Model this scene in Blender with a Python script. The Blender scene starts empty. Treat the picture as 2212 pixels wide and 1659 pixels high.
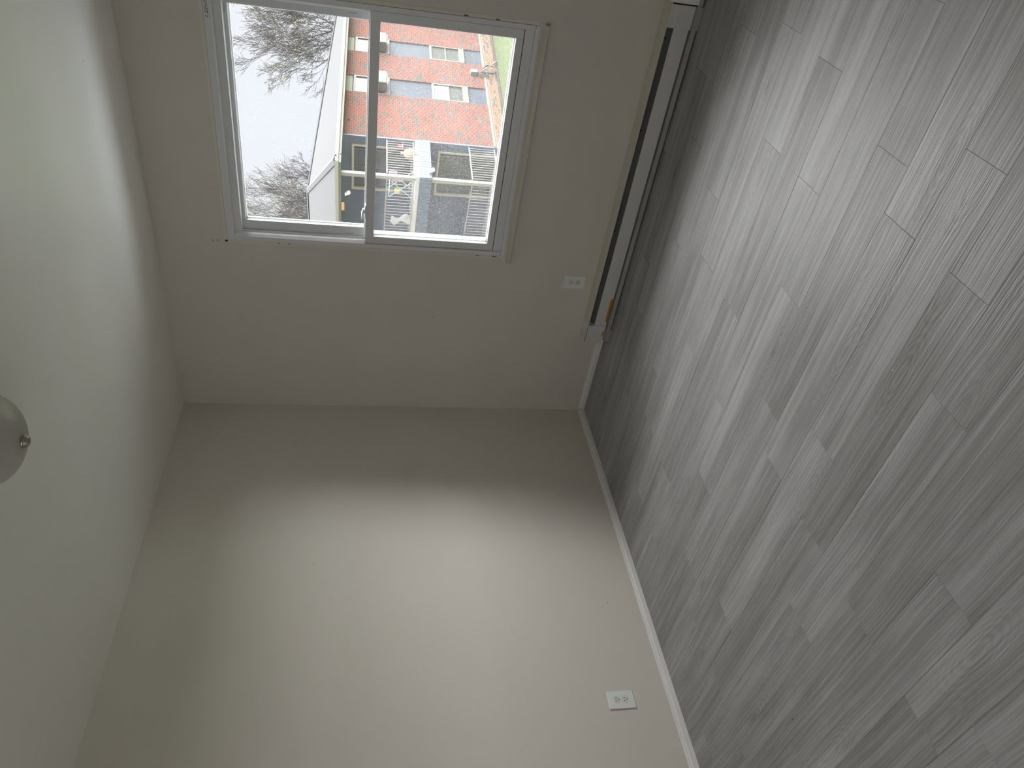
import bpy, bmesh, math, random
from mathutils import Vector, Matrix
random.seed(7)
S = bpy.context.scene
C = S.collection
PI = math.pi

# ------------------------------------------------------------------ camera
cd = bpy.data.cameras.new('camera'); cam = bpy.data.objects.new('camera', cd); C.objects.link(cam)
cd.sensor_width = 36; cd.lens = 25.5931; cd.clip_start = .02; cd.clip_end = 500
Rm = Matrix(((0.14780677, 0.76675292, 0.62469442), (-0.14096197, 0.64151588, -0.75404714), (-0.97891924, 0.02339512, 0.2029034)))
cam.matrix_world = Matrix.Translation((3.03301, -3.41571, 1.42539)) @ Rm.to_4x4()
S.camera = cam
# ------------------------------------------------------------------ colour management
S.view_settings.view_transform = 'Standard'; S.view_settings.look = 'None'
S.view_settings.exposure = 0.0; S.view_settings.gamma = 1.0; S.view_settings.use_curve_mapping = False
S.cycles.use_denoising = True
S.cycles.max_bounces = 12; S.cycles.diffuse_bounces = 8; S.cycles.transparent_max_bounces = 16
S.cycles.sample_clamp_indirect = 4
# ------------------------------------------------------------------ world: bright thin overcast
w = bpy.data.worlds.new('sky'); S.world = w; w.use_nodes = True
nt = w.node_tree; nt.nodes.clear()
def N(t, ty, **k):
    n = t.nodes.new(ty)
    for a, b in k.items(): setattr(n, a, b)
    return n
tc = N(nt, 'ShaderNodeTexCoord'); mp = N(nt, 'ShaderNodeMapping'); mp.inputs['Scale'].default_value = (1.2, 1.2, 5.0)
nz = N(nt, 'ShaderNodeTexNoise'); nz.inputs['Scale'].default_value = 1.3; nz.inputs['Detail'].default_value = 5; nz.inputs['Roughness'].default_value = .45
cr = N(nt, 'ShaderNodeValToRGB')
cr.color_ramp.elements[0].position = .36; cr.color_ramp.elements[0].color = (.66, .77, .98, 1)
cr.color_ramp.elements[1].position = .54; cr.color_ramp.elements[1].color = (.90, .93, 1.0, 1)
bg = N(nt, 'ShaderNodeBackground'); bg.inputs['Strength'].default_value = .97
wo = N(nt, 'ShaderNodeOutputWorld')
nt.links.new(tc.outputs['Generated'], mp.inputs[0]); nt.links.new(mp.outputs[0], nz.inputs['Vector'])
nt.links.new(nz.outputs['Fac'], cr.inputs[0]); nt.links.new(cr.outputs[0], bg.inputs[0]); nt.links.new(bg.outputs[0], wo.inputs[0])
# very wide sunlight lamp added to light the room, right of the window side
sl = bpy.data.lights.new('added_wide_sun', 'SUN'); sl.energy = 36.0; sl.angle = math.radians(136); sl.color = (1.0, .995, .985)
so = bpy.data.objects.new('added_wide_sun', sl); C.objects.link(so)
so.rotation_euler = Vector((.47, .70, .54)).to_track_quat('Z', 'Y').to_euler()
# weak fill lamp added just inside the unseen back opening
bl = bpy.data.lights.new('back_fill', 'AREA'); bl.shape = 'RECTANGLE'; bl.size = 1.5; bl.size_y = 1.2; bl.energy = 3; bl.color = (1.0, .95, .86)
bo = bpy.data.objects.new('back_fill', bl); C.objects.link(bo)
bo.location = (1.3, -4.42, 1.45); bo.rotation_euler = Vector((0, -1, .0)).to_track_quat('Z', 'Y').to_euler()

# ------------------------------------------------------------------ materials
def mat(name):
    m = bpy.data.materials.new(name); m.use_nodes = True
    t = m.node_tree; b = t.nodes['Principled BSDF']
    return m, t, b
def simple(name, col, rough=.5, metal=0, noise=0, nscale=20, bump=0, bscale=60, spec=.5, coord='Object'):
    m, t, b = mat(name)
    b.inputs['Base Color'].default_value = (*col, 1); b.inputs['Roughness'].default_value = rough
    b.inputs['Metallic'].default_value = metal; b.inputs['Specular IOR Level'].default_value = spec
    tcn = N(t, 'ShaderNodeTexCoord')
    if noise:
        n = N(t, 'ShaderNodeTexNoise'); n.inputs['Scale'].default_value = nscale; n.inputs['Detail'].default_value = 6
        r = N(t, 'ShaderNodeMapRange'); r.inputs[3].default_value = 1 - noise; r.inputs[4].default_value = 1 + noise
        mx = N(t, 'ShaderNodeMix', data_type='RGBA', blend_type='MULTIPLY'); mx.inputs[0].default_value = 1
        mx.inputs[6].default_value = (*col, 1)
        t.links.new(tcn.outputs[coord], n.inputs['Vector']); t.links.new(n.outputs['Fac'], r.inputs[0])
        t.links.new(r.outputs[0], mx.inputs[7]); t.links.new(mx.outputs[2], b.inputs['Base Color'])
    if bump:
        n = N(t, 'ShaderNodeTexNoise'); n.inputs['Scale'].default_value = bscale; n.inputs['Detail'].default_value = 4
        bp = N(t, 'ShaderNodeBump'); bp.inputs['Strength'].default_value = bump; bp.inputs['Distance'].default_value = .002
        t.links.new(tcn.outputs[coord], n.inputs['Vector']); t.links.new(n.outputs['Fac'], bp.inputs['Height']); t.links.new(bp.outputs[0], b.inputs['Normal'])
    return m
M = {}
M['wall'] = simple('greige wall paint', (.685, .645, .59), .55, noise=.02, nscale=3, bump=.25, bscale=90, spec=.35)
M['wall2'] = simple('greige touch-up paint', (.73, .695, .61), .6, noise=.05, nscale=30, bump=.5, bscale=60)
M['ceiling'] = simple('off-white ceiling paint', (.84, .83, .77), .42, noise=.02, nscale=4, bump=.15, bscale=25, spec=.5)
M['vinyl'] = simple('white vinyl', (.74, .75, .76), .35, noise=.015, nscale=12)
M['trim'] = simple('white trim paint', (0.840, 0.840, 0.828), .38, noise=.04, nscale=22, bump=.25, bscale=70)
M['creamtrim'] = simple('cream sill paint', (.60, .575, .50), .45, noise=.06, nscale=16, bump=.4, bscale=45)
M['black'] = simple('black gap', (.012, .012, .012), .7)
M['enamel'] = simple('white enamel', (0.660, 0.660, 0.649), .38, noise=.03, nscale=9)
M['hood'] = simple('cream painted enamel', (.60, .58, .51), .45, noise=.04, nscale=14)
M['darkmetal'] = simple('dark heater interior', (.035, .037, .036), .6, noise=.2, nscale=12)
M['vane'] = simple('grey damper metal', (.11, .115, .108), .5, noise=.2, nscale=14)
M['foot'] = simple('dull grey enamel', (.38, .38, .36), .5, noise=.12, nscale=20)
M['fin'] = simple('grey heater pan', (.20, .20, .19), .5, noise=.15, nscale=10)
M['plate'] = simple('white outlet plastic', (0.829, 0.851, 0.840), .3)
M['recept'] = simple('ivory receptacle plastic', (.76, .735, .69), .35)
M['glassbowl'] = simple('frosted glass bowl', (.44, .42, .38), .35, spec=.5)
M['nickel'] = simple('brushed nickel', (.42, .40, .37), .32, metal=1, noise=.05, nscale=60)
M['rust'] = simple('orange rust patch', (.50, .25, .015), .6, noise=.35, nscale=90)
M['crumb'] = simple('white crumb', (.8, .8, .78), .7)
M['splinter'] = simple('dark splinter', (.03, .027, .025), .7)
M['ext_white'] = simple('exterior white', (0.403, 0.403, 0.392), .5)
M['ext_tan'] = simple('exterior tan brick reveal', (.55, .42, .33), .8)
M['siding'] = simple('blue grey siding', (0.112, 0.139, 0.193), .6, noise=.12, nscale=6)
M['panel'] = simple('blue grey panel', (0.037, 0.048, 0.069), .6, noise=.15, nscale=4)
M['yellowpanel'] = simple('pale cream panel', (0.167, 0.163, 0.127), .6, noise=.06, nscale=8)
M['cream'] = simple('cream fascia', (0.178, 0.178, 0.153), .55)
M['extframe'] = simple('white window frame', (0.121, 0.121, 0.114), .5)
M['tanframe'] = simple('tan door frame', (0.408, 0.391, 0.340), .5)
M['mortar'] = simple('pale mortar', (.235, .185, .155), .9, noise=.1, nscale=3)
M['band'] = simple('pale stone band', (0.164, 0.157, 0.135), .8, noise=.08, nscale=5)
M['deck'] = simple('grey deck edge', (.50, .50, .47), .7, noise=.08, nscale=5)
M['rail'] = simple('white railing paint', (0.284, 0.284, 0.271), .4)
M['pane'] = simple('dark window pane', (0.082, 0.087, 0.085), .12, noise=.25, nscale=2.5)
M['blind'] = simple('pale blind', (0.220, 0.232, 0.208), .6, noise=.05, nscale=3)
M['ac'] = simple('white appliance plastic', (0.153, 0.153, 0.147), .5)
M['acgrille'] = simple('grey grille', (.36, .36, .35), .5)
M['hosem'] = simple('grey hose rubber', (0.096, 0.102, 0.102), .6)
M['meter'] = simple('grey meter box', (0.195, 0.226, 0.259), .5)
M['pipe'] = simple('pale pipe', (0.208, 0.183, 0.164), .5)
M['cloth'] = simple('white cloth', (0.448, 0.454, 0.482), .8, noise=.04, nscale=5)
M['cyan'] = simple('pale cyan plastic', (.38, .66, .72), .5)
M['pink'] = simple('pink cloth', (.55, .28, .36), .8); M['green'] = simple('green cloth', (.20, .42, .26), .8)
M['yellow'] = simple('yellow cloth', (.75, .66, .22), .8); M['purple'] = simple('lilac cloth', (.45, .34, .52), .8)
M['burlap'] = simple('tan sack', (.45, .35, .25), .9, noise=.3, nscale=15); M['red'] = simple('red plastic', (.62, .12, .16), .5)
M['flood'] = simple('white floodlight', (.85, .86, .84), .4)
M['orange'] = simple('orange lamp', (.72, .45, .25), .5)
M['bark'] = simple('grey bark', (0.071, 0.063, 0.063), .9, noise=.25, nscale=3)
M['bud'] = simple('yellow green buds', (0.248, 0.243, 0.126), .9)
M['ink'] = simple('black print', (.02, .02, .02), .7)
M['emboss'] = simple('grey embossed print', (.30, .31, .33), .5)

# brick: one random tone per brick
def brick_mat(name, stops):
    m, t, b = mat(name); b.inputs['Roughness'].default_value = .9
    g = N(t, 'ShaderNodeNewGeometry'); r = N(t, 'ShaderNodeValToRGB'); r.color_ramp.interpolation = 'LINEAR'
    while len(r.color_ramp.elements) < len(stops): r.color_ramp.elements.new(.5)
    for e, (p_, c_) in zip(r.color_ramp.elements, stops): e.position = p_; e.color = (*c_, 1)
    t.links.new(g.outputs['Random Per Island'], r.inputs[0]); t.links.new(r.outputs[0], b.inputs['Base Color'])
    return m
M['brick'] = brick_mat('red brick', [(0, (.160, .050, .034)), (.35, (.152, .056, .042)), (.72, (.135, .058, .046)), (.84, (.125, .068, .056)), (.88, (.070, .068, .058)), (1, (.062, .066, .062))])
M['brick2'] = brick_mat('weathered tan brick', [(0, (.19, .11, .07)), (.5, (.18, .125, .085)), (.85, (.155, .09, .06)), (.9, (.085, .078, .064)), (1, (.08, .076, .066))])

# roof shingles
m, t, b = mat('pale grey shingles'); b.inputs['Roughness'].default_value = .9
tcn = N(t, 'ShaderNodeTexCoord'); br = N(t, 'ShaderNodeTexBrick'); br.inputs['Scale'].default_value = 1
br.inputs['Brick Width'].default_value = .3; br.inputs['Row Height'].default_value = .13; br.inputs['Mortar Size'].default_value = .008
br.inputs['Color1'].default_value = (.0115, .0122, .0138, 1); br.inputs['Color2'].default_value = (.0150, .0165, .0188, 1); br.inputs['Mortar'].default_value = (.0095, .0105, .0125, 1)
nn = N(t, 'ShaderNodeTexNoise'); nn.inputs['Scale'].default_value = 2.2; nn.inputs['Detail'].default_value = 5
mr = N(t, 'ShaderNodeMapRange'); mr.inputs[3].default_value = .85; mr.inputs[4].default_value = 1.15
mx = N(t, 'ShaderNodeMix', data_type='RGBA', blend_type='MULTIPLY'); mx.inputs[0].default_value = 1
t.links.new(tcn.outputs['UV'], br.inputs['Vector']); t.links.new(tcn.outputs['UV'], nn.inputs['Vector']); t.links.new(nn.outputs['Fac'], mr.inputs[0])
t.links.new(br.outputs['Color'], mx.inputs[6]); t.links.new(mr.outputs[0], mx.inputs[7]); t.links.new(mx.outputs[2], b.inputs['Base Color'])
M['shingle'] = m
# grass
m, t, b = mat('spring grass'); b.inputs['Roughness'].default_value = .95
tcn = N(t, 'ShaderNodeTexCoord'); nn = N(t, 'ShaderNodeTexNoise'); nn.inputs['Scale'].default_value = 9; nn.inputs['Detail'].default_value = 8
r = N(t, 'ShaderNodeValToRGB'); r.color_ramp.elements[0].position = .35; r.color_ramp.elements[0].color = (.045, .063, .020, 1)
r.color_ramp.elements[1].position = .65; r.color_ramp.elements[1].color = (.085, .108, .040, 1)
t.links.new(tcn.outputs['Object'], nn.inputs['Vector']); t.links.new(nn.outputs['Fac'], r.inputs[0]); t.links.new(r.outputs[0], b.inputs['Base Color'])
M['grass'] = m
M['pave'] = simple('pale concrete', (0.676, 0.732, 0.806), .85, noise=.06, nscale=2)  # kept pale and bluish for the bounce onto the ceiling
M['soil'] = simple('dry mulch strip', (0.050, 0.043, 0.028), .95, noise=.35, nscale=8)

# dusty glass: clear sheet with specks of dust; the film also paints in overexposure haze
def glass_mat(name, film, speck, thr):
    m = bpy.data.materials.new(name); m.use_nodes = True; t = m.node_tree; t.nodes.clear()
    out = N(t, 'ShaderNodeOutputMaterial'); tr = N(t, 'ShaderNodeBsdfTransparent'); tl = N(t, 'ShaderNodeBsdfTranslucent'); gl = N(t, 'ShaderNodeBsdfGlossy')
    tr.inputs[0].default_value = (.99, .995, .99, 1); tl.inputs[0].default_value = (.95, .96, 1, 1); gl.inputs['Roughness'].default_value = .03
    tcn = N(t, 'ShaderNodeTexCoord'); a = N(t, 'ShaderNodeTexNoise'); a.inputs['Scale'].default_value = 230; a.inputs['Detail'].default_value = 2
    ra = N(t, 'ShaderNodeMapRange'); ra.inputs[1].default_value = thr; ra.inputs[2].default_value = thr + .12; ra.inputs[3].default_value = 0; ra.inputs[4].default_value = speck
    b2 = N(t, 'ShaderNodeTexNoise'); b2.inputs['Scale'].default_value = 7; b2.inputs['Detail'].default_value = 3
    rb = N(t, 'ShaderNodeMapRange'); rb.inputs[1].default_value = .3; rb.inputs[2].default_value = .7; rb.inputs[3].default_value = film * .7; rb.inputs[4].default_value = film * 1.3
    ad = N(t, 'ShaderNodeMath', operation='ADD'); ad.use_clamp = True
    t.links.new(tcn.outputs['Object'], a.inputs['Vector']); t.links.new(tcn.outputs['Object'], b2.inputs['Vector'])
    t.links.new(a.outputs['Fac'], ra.inputs[0]); t.links.new(b2.outputs['Fac'], rb.inputs[0])
    t.links.new(ra.outputs[0], ad.inputs[0]); t.links.new(rb.outputs[0], ad.inputs[1])
    m1 = N(t, 'ShaderNodeMixShader'); m2 = N(t, 'ShaderNodeMixShader'); fr = N(t, 'ShaderNodeFresnel'); fr.inputs[0].default_value = 1.12
    t.links.new(ad.outputs[0], m1.inputs[0]); t.links.new(tr.outputs[0], m1.inputs[1]); t.links.new(tl.outputs[0], m1.inputs[2])
    t.links.new(fr.outputs[0], m2.inputs[0]); t.links.new(m1.outputs[0], m2.inputs[1]); t.links.new(gl.outputs[0], m2.inputs[2])
    t.links.new(m2.outputs[0], out.inputs[0]); return m
M['glass_low'] = glass_mat('dusty lower pane', .010, .060, .56)
M['glass_up'] = glass_mat('dusty upper pane', .002, .03, .60)

# vinyl plank flooring: random tone per plank, streaky figure, embossed grain
m, t, b = mat('grey oak vinyl plank')
oi = N(t, 'ShaderNodeObjectInfo'); tcn = N(t, 'ShaderNodeTexCoord')
cm = N(t, 'ShaderNodeCombineXYZ'); ml = N(t, 'ShaderNodeMath', operation='MULTIPLY'); ml.inputs[1].default_value = 37
ml2 = N(t, 'ShaderNodeMath', operation='MULTIPLY'); ml2.inputs[1].default_value = 91
t.links.new(oi.outputs['Random'], ml.inputs[0]); t.links.new(oi.outputs['Random'], ml2.inputs[0]); t.links.new(ml.outputs[0], cm.inputs[0]); t.links.new(ml2.outputs[0], cm.inputs[1]); t.links.new(ml.outputs[0], cm.inputs[2])
va = N(t, 'ShaderNodeVectorMath', operation='ADD'); t.links.new(tcn.outputs['Object'], va.inputs[0]); t.links.new(cm.outputs[0], va.inputs[1])
# gentle warp so the streaks wander
wn = N(t, 'ShaderNodeTexNoise'); wn.inputs['Scale'].default_value = 3.0; wn.inputs['Detail'].default_value = 2
t.links.new(va.outputs[0], wn.inputs['Vector'])
ws = N(t, 'ShaderNodeVectorMath', operation='SCALE'); ws.inputs['Scale'].default_value = .016; t.links.new(wn.outputs['Color'], ws.inputs[0])
vb = N(t, 'ShaderNodeVectorMath', operation='ADD'); t.links.new(va.outputs[0], vb.inputs[0]); t.links.new(ws.outputs[0], vb.inputs[1])
def streak(sx, sy, scale, detail, rough=.55):
    mpn = N(t, 'ShaderNodeMapping'); mpn.inputs['Scale'].default_value = (sx, sy, 1)
    n = N(t, 'ShaderNodeTexNoise'); n.inputs['Scale'].default_value = scale; n.inputs['Detail'].default_value = detail; n.inputs['Roughness'].default_value = rough
    t.links.new(vb.outputs[0], mpn.inputs[0]); t.links.new(mpn.outputs[0], n.inputs['Vector']); return n.outputs['Fac']
s1 = streak(.55, 10, 1.0, 4); s2 = streak(1.1, 60, 1.0, 4); s3 = streak(3, 260, 1.0, 2, .6)
def mrange(src, a, b_, c_, d):
    n = N(t, 'ShaderNodeMapRange'); n.inputs[1].default_value = a; n.inputs[2].default_value = b_; n.inputs[3].default_value = c_; n.inputs[4].default_value = d
    t.links.new(src, n.inputs[0]); return n.outputs[0]
def mth(op, a, b_=None, v=None):
    n = N(t, 'ShaderNodeMath', operation=op); t.links.new(a, n.inputs[0])
    if b_ is not None: t.links.new(b_, n.inputs[1])
    elif v is not None: n.inputs[1].default_value = v
    return n.outputs[0]
val = mth('ADD', mrange(s1, .25, .75, .16, .50), mrange(s2, .3, .7, .04, .26))
val = mth('ADD', val, mrange(s3, .3, .7, -.04, .18))
s4 = streak(1.6, 7.5, 1.7, 5)
val = mth('ADD', val, mrange(s4, .3, .7, -.11, .11))
val = mth('ADD', val, mrange(oi.outputs['Random'], 0, 1, -.08, .08))
# knots and cathedral figure
vo = N(t, 'ShaderNodeTexVoronoi'); vo.inputs['Scale'].default_value = 1.0
kmp = N(t, 'ShaderNodeMapping'); kmp.inputs['Scale'].default_value = (1.7, 6.5, 1); t.links.new(va.outputs[0], kmp.inputs[0]); t.links.new(kmp.outputs[0], vo.inputs['Vector'])
kn = mrange(vo.outputs['Distance'], .0, .10, -.26, 0)
val = mth('ADD', val, kn)
rw = N(t, 'ShaderNodeMath', operation='SINE'); t.links.new(mth('MULTIPLY', vo.outputs['Distance'], v=120), rw.inputs[0])
rmask = mrange(vo.outputs['Distance'], .08, .42, .055, 0)
val = mth('ADD', val, mth('MULTIPLY', rw.outputs[0], rmask))
rp = N(t, 'ShaderNodeValToRGB'); rp.color_ramp.elements[0].position = .12; rp.color_ramp.elements[0].color = (.158, .150, .146, 1)
rp.color_ramp.elements[1].position = .88; rp.color_ramp.elements[1].color = (.475, .475, .48, 1)
e = rp.color_ramp.elements.new(.5); e.color = (.305, .302, .304, 1)
t.links.new(val, rp.inputs[0]); t.links.new(rp.outputs[0], b.inputs['Base Color'])
b.inputs['Specular IOR Level'].default_value = .28
t.links.new(mrange(s1, .3, .7, .40, .52), b.inputs['Roughness'])
# embossing
e1 = streak(2.0, 150, 1.0, 1.5)
hh = mth('ADD', mrange(e1, .35, .65, 0, 1), mrange(s3, .35, .65, 0, .5))
hh = mth('ADD', hh, mth('MULTIPLY', rw.outputs[0], mrange(vo.outputs['Distance'], .08, .42, .5, 0)))
bp = N(t, 'ShaderNodeBump'); bp.inputs['Strength'].default_value = .5; bp.inputs['Distance'].default_value = .0011
t.links.new(hh, bp.inputs['Height']); t.links.new(bp.outputs[0], b.inputs['Normal'])
M['plank'] = m
# white enamel front panel with two smudges is the plain enamel; rust sits in its own patch

# ------------------------------------------------------------------ mesh helpers
class MB:
    def __init__(s): s.v = []; s.f = []
    def quad(s, *p):
        n = len(s.v); s.v += [tuple(q) for q in p]; s.f.append(tuple(range(n, n + len(p))))
    def box(s, x0, x1, y0, y1, z0, z1):
        n = len(s.v)
        s.v += [(x0, y0, z0), (x1, y0, z0), (x1, y1, z0), (x0, y1, z0), (x0, y0, z1), (x1, y0, z1), (x1, y1, z1), (x0, y1, z1)]
        s.f += [tuple(n + i for i in q) for q in ((0, 3, 2, 1), (4, 5, 6, 7), (0, 1, 5, 4), (1, 2, 6, 5), (2, 3, 7, 6), (3, 0, 4, 7))]
        return s
    def extr(s, prof, x0, x1, axis=0):
        # closed profile (a,b) extruded along an axis
        n = len(s.v); k = len(prof)
        for x in (x0, x1):
            for a, b in prof: s.v.append((x, a, b) if axis == 0 else (a, x, b) if axis == 1 else (a, b, x))
        for i in range(k):
            j = (i + 1) % k; s.f.append((n + i, n + j, n + k + j, n + k + i))
        s.f.append(tuple(n + i for i in range(k))[::-1]); s.f.append(tuple(n + k + i for i in range(k)))
        return s
    def tube(s, pts, r, k=6, closed=False):
        pts = [Vector(p) for p in pts]; n0 = len(s.v); m_ = len(pts)
        rr = r if isinstance(r, (list, tuple)) else [r] * m_
        up = Vector((0, 0, 1)); prev = None
        for i, p in enumerate(pts):
            d = (pts[(i + 1) % m_] - pts[i - 1]) if closed else (pts[min(i + 1, m_ - 1)] - pts[max(i - 1, 0)])
            d.normalize()
            a = prev if prev is not None and abs(prev.dot(d)) < .95 else (up if abs(d.z) < .9 else Vector((1, 0, 0)))
            x = a - d * a.dot(d); x.normalize(); y = d.cross(x); prev = x
            for q in range(k):
                an = 2 * PI * q / k; s.v.append(tuple(p + (x * math.cos(an) + y * math.sin(an)) * rr[i]))
        for i in range(m_ if closed else m_ - 1):
            i2 = (i + 1) % m_
            for q in range(k):
                q2 = (q + 1) % k; s.f.append((n0 + i * k + q, n0 + i * k + q2, n0 + i2 * k + q2, n0 + i2 * k + q))
        if not closed:
            s.f.append(tuple(n0 + q for q in range(k))[::-1]); s.f.append(tuple(n0 + (m_ - 1) * k + q for q in range(k)))
        return s
    def lathe(s, prof, k=48, cx=0, cy=0):
        n = len(s.v); m_ = len(prof)
        for r_, z in prof:
            for q in range(k): an = 2 * PI * q / k; s.v.append((cx + r_ * math.cos(an), cy + r_ * math.sin(an), z))
        for i in range(m_ - 1):
            for q in range(k): q2 = (q + 1) % k; s.f.append((n + i * k + q, n + i * k + q2, n + (i + 1) * k + q2, n + (i + 1) * k + q))
        s.f.append(tuple(n + q for q in range(k))); s.f.append(tuple(n + (m_ - 1) * k + q for q in range(k))[::-1])
        return s
    def build(s, name, m_, parent=None, bevel=0, smooth=False, seg=2):
        me = bpy.data.meshes.new(name); me.from_pydata(s.v, [], s.f); me.validate(); me.update()
        bm = bmesh.new(); bm.from_mesh(me); bmesh.ops.recalc_face_normals(bm, faces=bm.faces); bm.to_mesh(me); bm.free()
        me.materials.append(m_)
        if smooth:
            for p_ in me.polygons: p_.use_smooth = True
        o = bpy.data.objects.new(name, me); C.objects.link(o)
        if parent: o.parent = parent
        if bevel:
            bv = o.modifiers.new('bevel', 'BEVEL'); bv.width = bevel; bv.segments = seg; bv.limit_method = 'ANGLE'
        return o
def box(name, m_, x0, x1, y0, y1, z0, z1, parent=None, bevel=0): return MB().box(x0, x1, y0, y1, z0, z1).build(name, m_, parent, bevel)
def tag(o, label=None, cat=None, group=None, kind=None):
    if label: o['label'] = label
    if cat: o['category'] = cat
    if group: o['group'] = group
    if kind: o['kind'] = kind
    return o
def empty(name, loc=(0, 0, 0), rz=0):
    o = bpy.data.objects.new(name, None); C.objects.link(o); o.location = loc; o.rotation_euler = (0, 0, rz); o.empty_display_size = .1
    return o
def copy_tree(o, parent=None):
    c_ = o.copy(); C.objects.link(c_)
    if parent: c_.parent = parent
    for ch in list(o.children): copy_tree(ch, c_)
    return c_

# ------------------------------------------------------------------ room shell
H = 2.44; XR = 3.75; YB = -4.5; T = .20
OX0, OX1, OZ0, OZ1 = 1.100, 2.257, .687, 2.0965
wf = MB()
TF = .13
wf.box(-T, OX0, 0, TF, -.2, H + .2); wf.box(OX1, XR + T, 0, TF, -.2, H + .2); wf.box(OX0, OX1, 0, TF, -.2, OZ0); wf.box(OX0, OX1, 0, TF, OZ1, H + .2); wf.box(-T, XR + T, .0, TF, -3.0, -.2)
wall_front = tag(wf.build('wall_front', M['wall']), 'greige painted wall with the window and the baseboard heater', kind='structure')
wall_left = tag(box('wall_left', M['wall'], -T, 0, YB - T, 0, -.2, H + .2), 'bare greige painted side wall with one outlet', kind='structure')
tag(box('wall_right', M['wall'], XR, XR + T, YB - T, 0, -.2, H + .2), kind='structure')
wb = MB(); wb.box(0, .5, YB - T, YB, -.2, H + .2); wb.box(2.1, XR, YB - T, YB, -.2, H + .2); wb.box(.5, 2.1, YB - T, YB, -.2, .8); wb.box(.5, 2.1, YB - T, YB, 2.1, H + .2)
tag(wb.build('wall_back', M['wall']), kind='structure')
ceiling = tag(box('ceiling', M['ceiling'], 0, XR, YB, 0, H, H + .2), 'smooth off-white ceiling', kind='structure')
w2 = tag(empty('added_window_2', (1.3, YB - .1, 1.45)), kind='structure')  # unseen window, added to let fill light into the room
for a in ((-.8, -.75, -.65, .65), (.75, .8, -.65, .65), (-.75, .75, -.65, -.6), (-.75, .75, .6, .65)):
    box('window_frame', M['vinyl'], a[0], a[1], -.04, .04, a[2], a[3], w2)
# floor: subfloor + planks
floor = tag(box('floor', M['black'], 0, XR, YB, 0, -.2, -.006), 'grey wood-look vinyl plank floor', kind='structure')
PW, PL = .154, .932
offs = {0: .86, 1: .35, 2: .10, 3: .60, 4: .930, 5: .684, 6: .328, 7: .657, 8: .318, 9: .918, 10: .55, 11: .4157, 12: .666, 13: .4135, 14: .15, 15: .408, 16: .75, 17: .42}
pcache = {}
def plank_mesh(L, Wd):
    key = (round(L, 3), round(Wd, 3))
    if key not in pcache:
        g = .0002; bv = .0007; zt = 0; zb = -.006
        v = [(g, -g, zb), (L - g, -g, zb), (L - g, -Wd + g, zb), (g, -Wd + g, zb),
             (g, -g, zt - bv), (L - g, -g, zt - bv), (L - g, -Wd + g, zt - bv), (g, -Wd + g, zt - bv),
             (g + bv, -g - bv, zt), (L - g - bv, -g - bv, zt), (L - g - bv, -Wd + g + bv, zt), (g + bv, -Wd + g + bv, zt)]
        f = [(0, 1, 2, 3), (0, 4, 5, 1), (1, 5, 6, 2), (2, 6, 7, 3), (3, 7, 4, 0), (4, 8, 9, 5), (5, 9, 10, 6), (6, 10, 11, 7), (7, 11, 8, 4), (8, 11, 10, 9)]
        me = bpy.data.meshes.new('plank'); me.from_pydata(v, [], f); me.materials.append(M['plank'])
        bm = bmesh.new(); bm.from_mesh(me); bmesh.ops.recalc_face_normals(bm, faces=bm.faces); bm.to_mesh(me); bm.free()
        pcache[key] = me
    return pcache[key]
y = 0.0; k = -1
while y > YB + .001:
    top = y; bot = max(YB, -.0217 - PW * (k + 1))
    if top - bot > .003:
        o_ = offs.get(k, random.random() * PL) if k >= 0 else .3
        x = o_ - PL * 2
        while x < XR:
            a = max(0, x); b_ = min(XR, x + PL)
            if b_ - a > .01:
                po = bpy.data.objects.new('plank', plank_mesh(b_ - a, top - bot)); C.objects.link(po); po.parent = floor; po.location = (a, top, random.uniform(-.00015, .00015))
            x += PL
    y = bot; k += 1
# the row boundaries sit at y = -.0217 - .154 k

# baseboards: two-step profile
def bb_profile(t_=.0128, h=.040): return [(0, 0), (-t_, 0), (-t_, h * .62), (-t_ * .62, h * .70), (-t_ * .62, h * .97), (0, h)]
bbl = MB(); bbl.extr([(-a, b) for a, b in bb_profile()], YB, -.0005, axis=1)
bl_o = tag(bbl.build('baseboard_left', M['trim'], bevel=.0012), 'narrow white baseboard along the bare side wall', kind='structure')
bbf = MB(); bbf.extr(bb_profile(), .0136, XR - .001, axis=0)
bf_o = tag(bbf.build('baseboard_front', M['trim'], bevel=.0012), 'narrow white baseboard under the window wall', kind='structure')
box('joint_gap', M['black'], .0128, .0134, -.0100, -.002, .006, .034, bf_o)
for (yy, zz) in ((-.055, .022), (-.063, .028)):
    MB().lathe([(.0018, 0), (.0018, .0004)], 8).build('nail_hole', M['black'], bl_o).matrix_local = Matrix.Translation((.0128 if zz < .025 else .0085, yy, zz)) @ Matrix.Rotation(PI / 2, 4, 'Y')

# nail holes and small marks in the walls
def disc(parent, loc, r_, axis, nm='nail_hole', m_='black'):
    o = MB().lathe([(r_, 0), (r_, .0006)], 10).build(nm, M[m_], parent)
    rot = Matrix.Rotation(PI / 2, 4, 'Y') if axis == 'x' else Matrix.Rotation(PI / 2, 4, 'X')
    o.matrix_local = Matrix.Translation(loc) @ rot; return o
for x_, z_, r_ in ((1.0898, 2.165, .0026), (1.0925, 2.172, .0017), (1.0914, 2.1431, .0024), (1.0945, 2.146, .002), (1.114, 2.106, .0018), (.6811, 1.0391, .0028), (2.19, .700, .0012)):
    disc(wall_front, (x_, 0, z_), r_, 'y')
for y_, z_, r_ in ((-1.4457, .1981, .0022), (-1.8119, .2322, .0013), (-1.1679, 1.6302, .0018), (-.3297, .3122, .0016)):
    disc(wall_left, (0, y_, z_), r_, 'x')
disc(ceiling, (2.0522, -.4506, H - .0006), .0022, 'z').matrix_local = Matrix.Translation((2.0522, -.4506, H - .0006))

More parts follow.
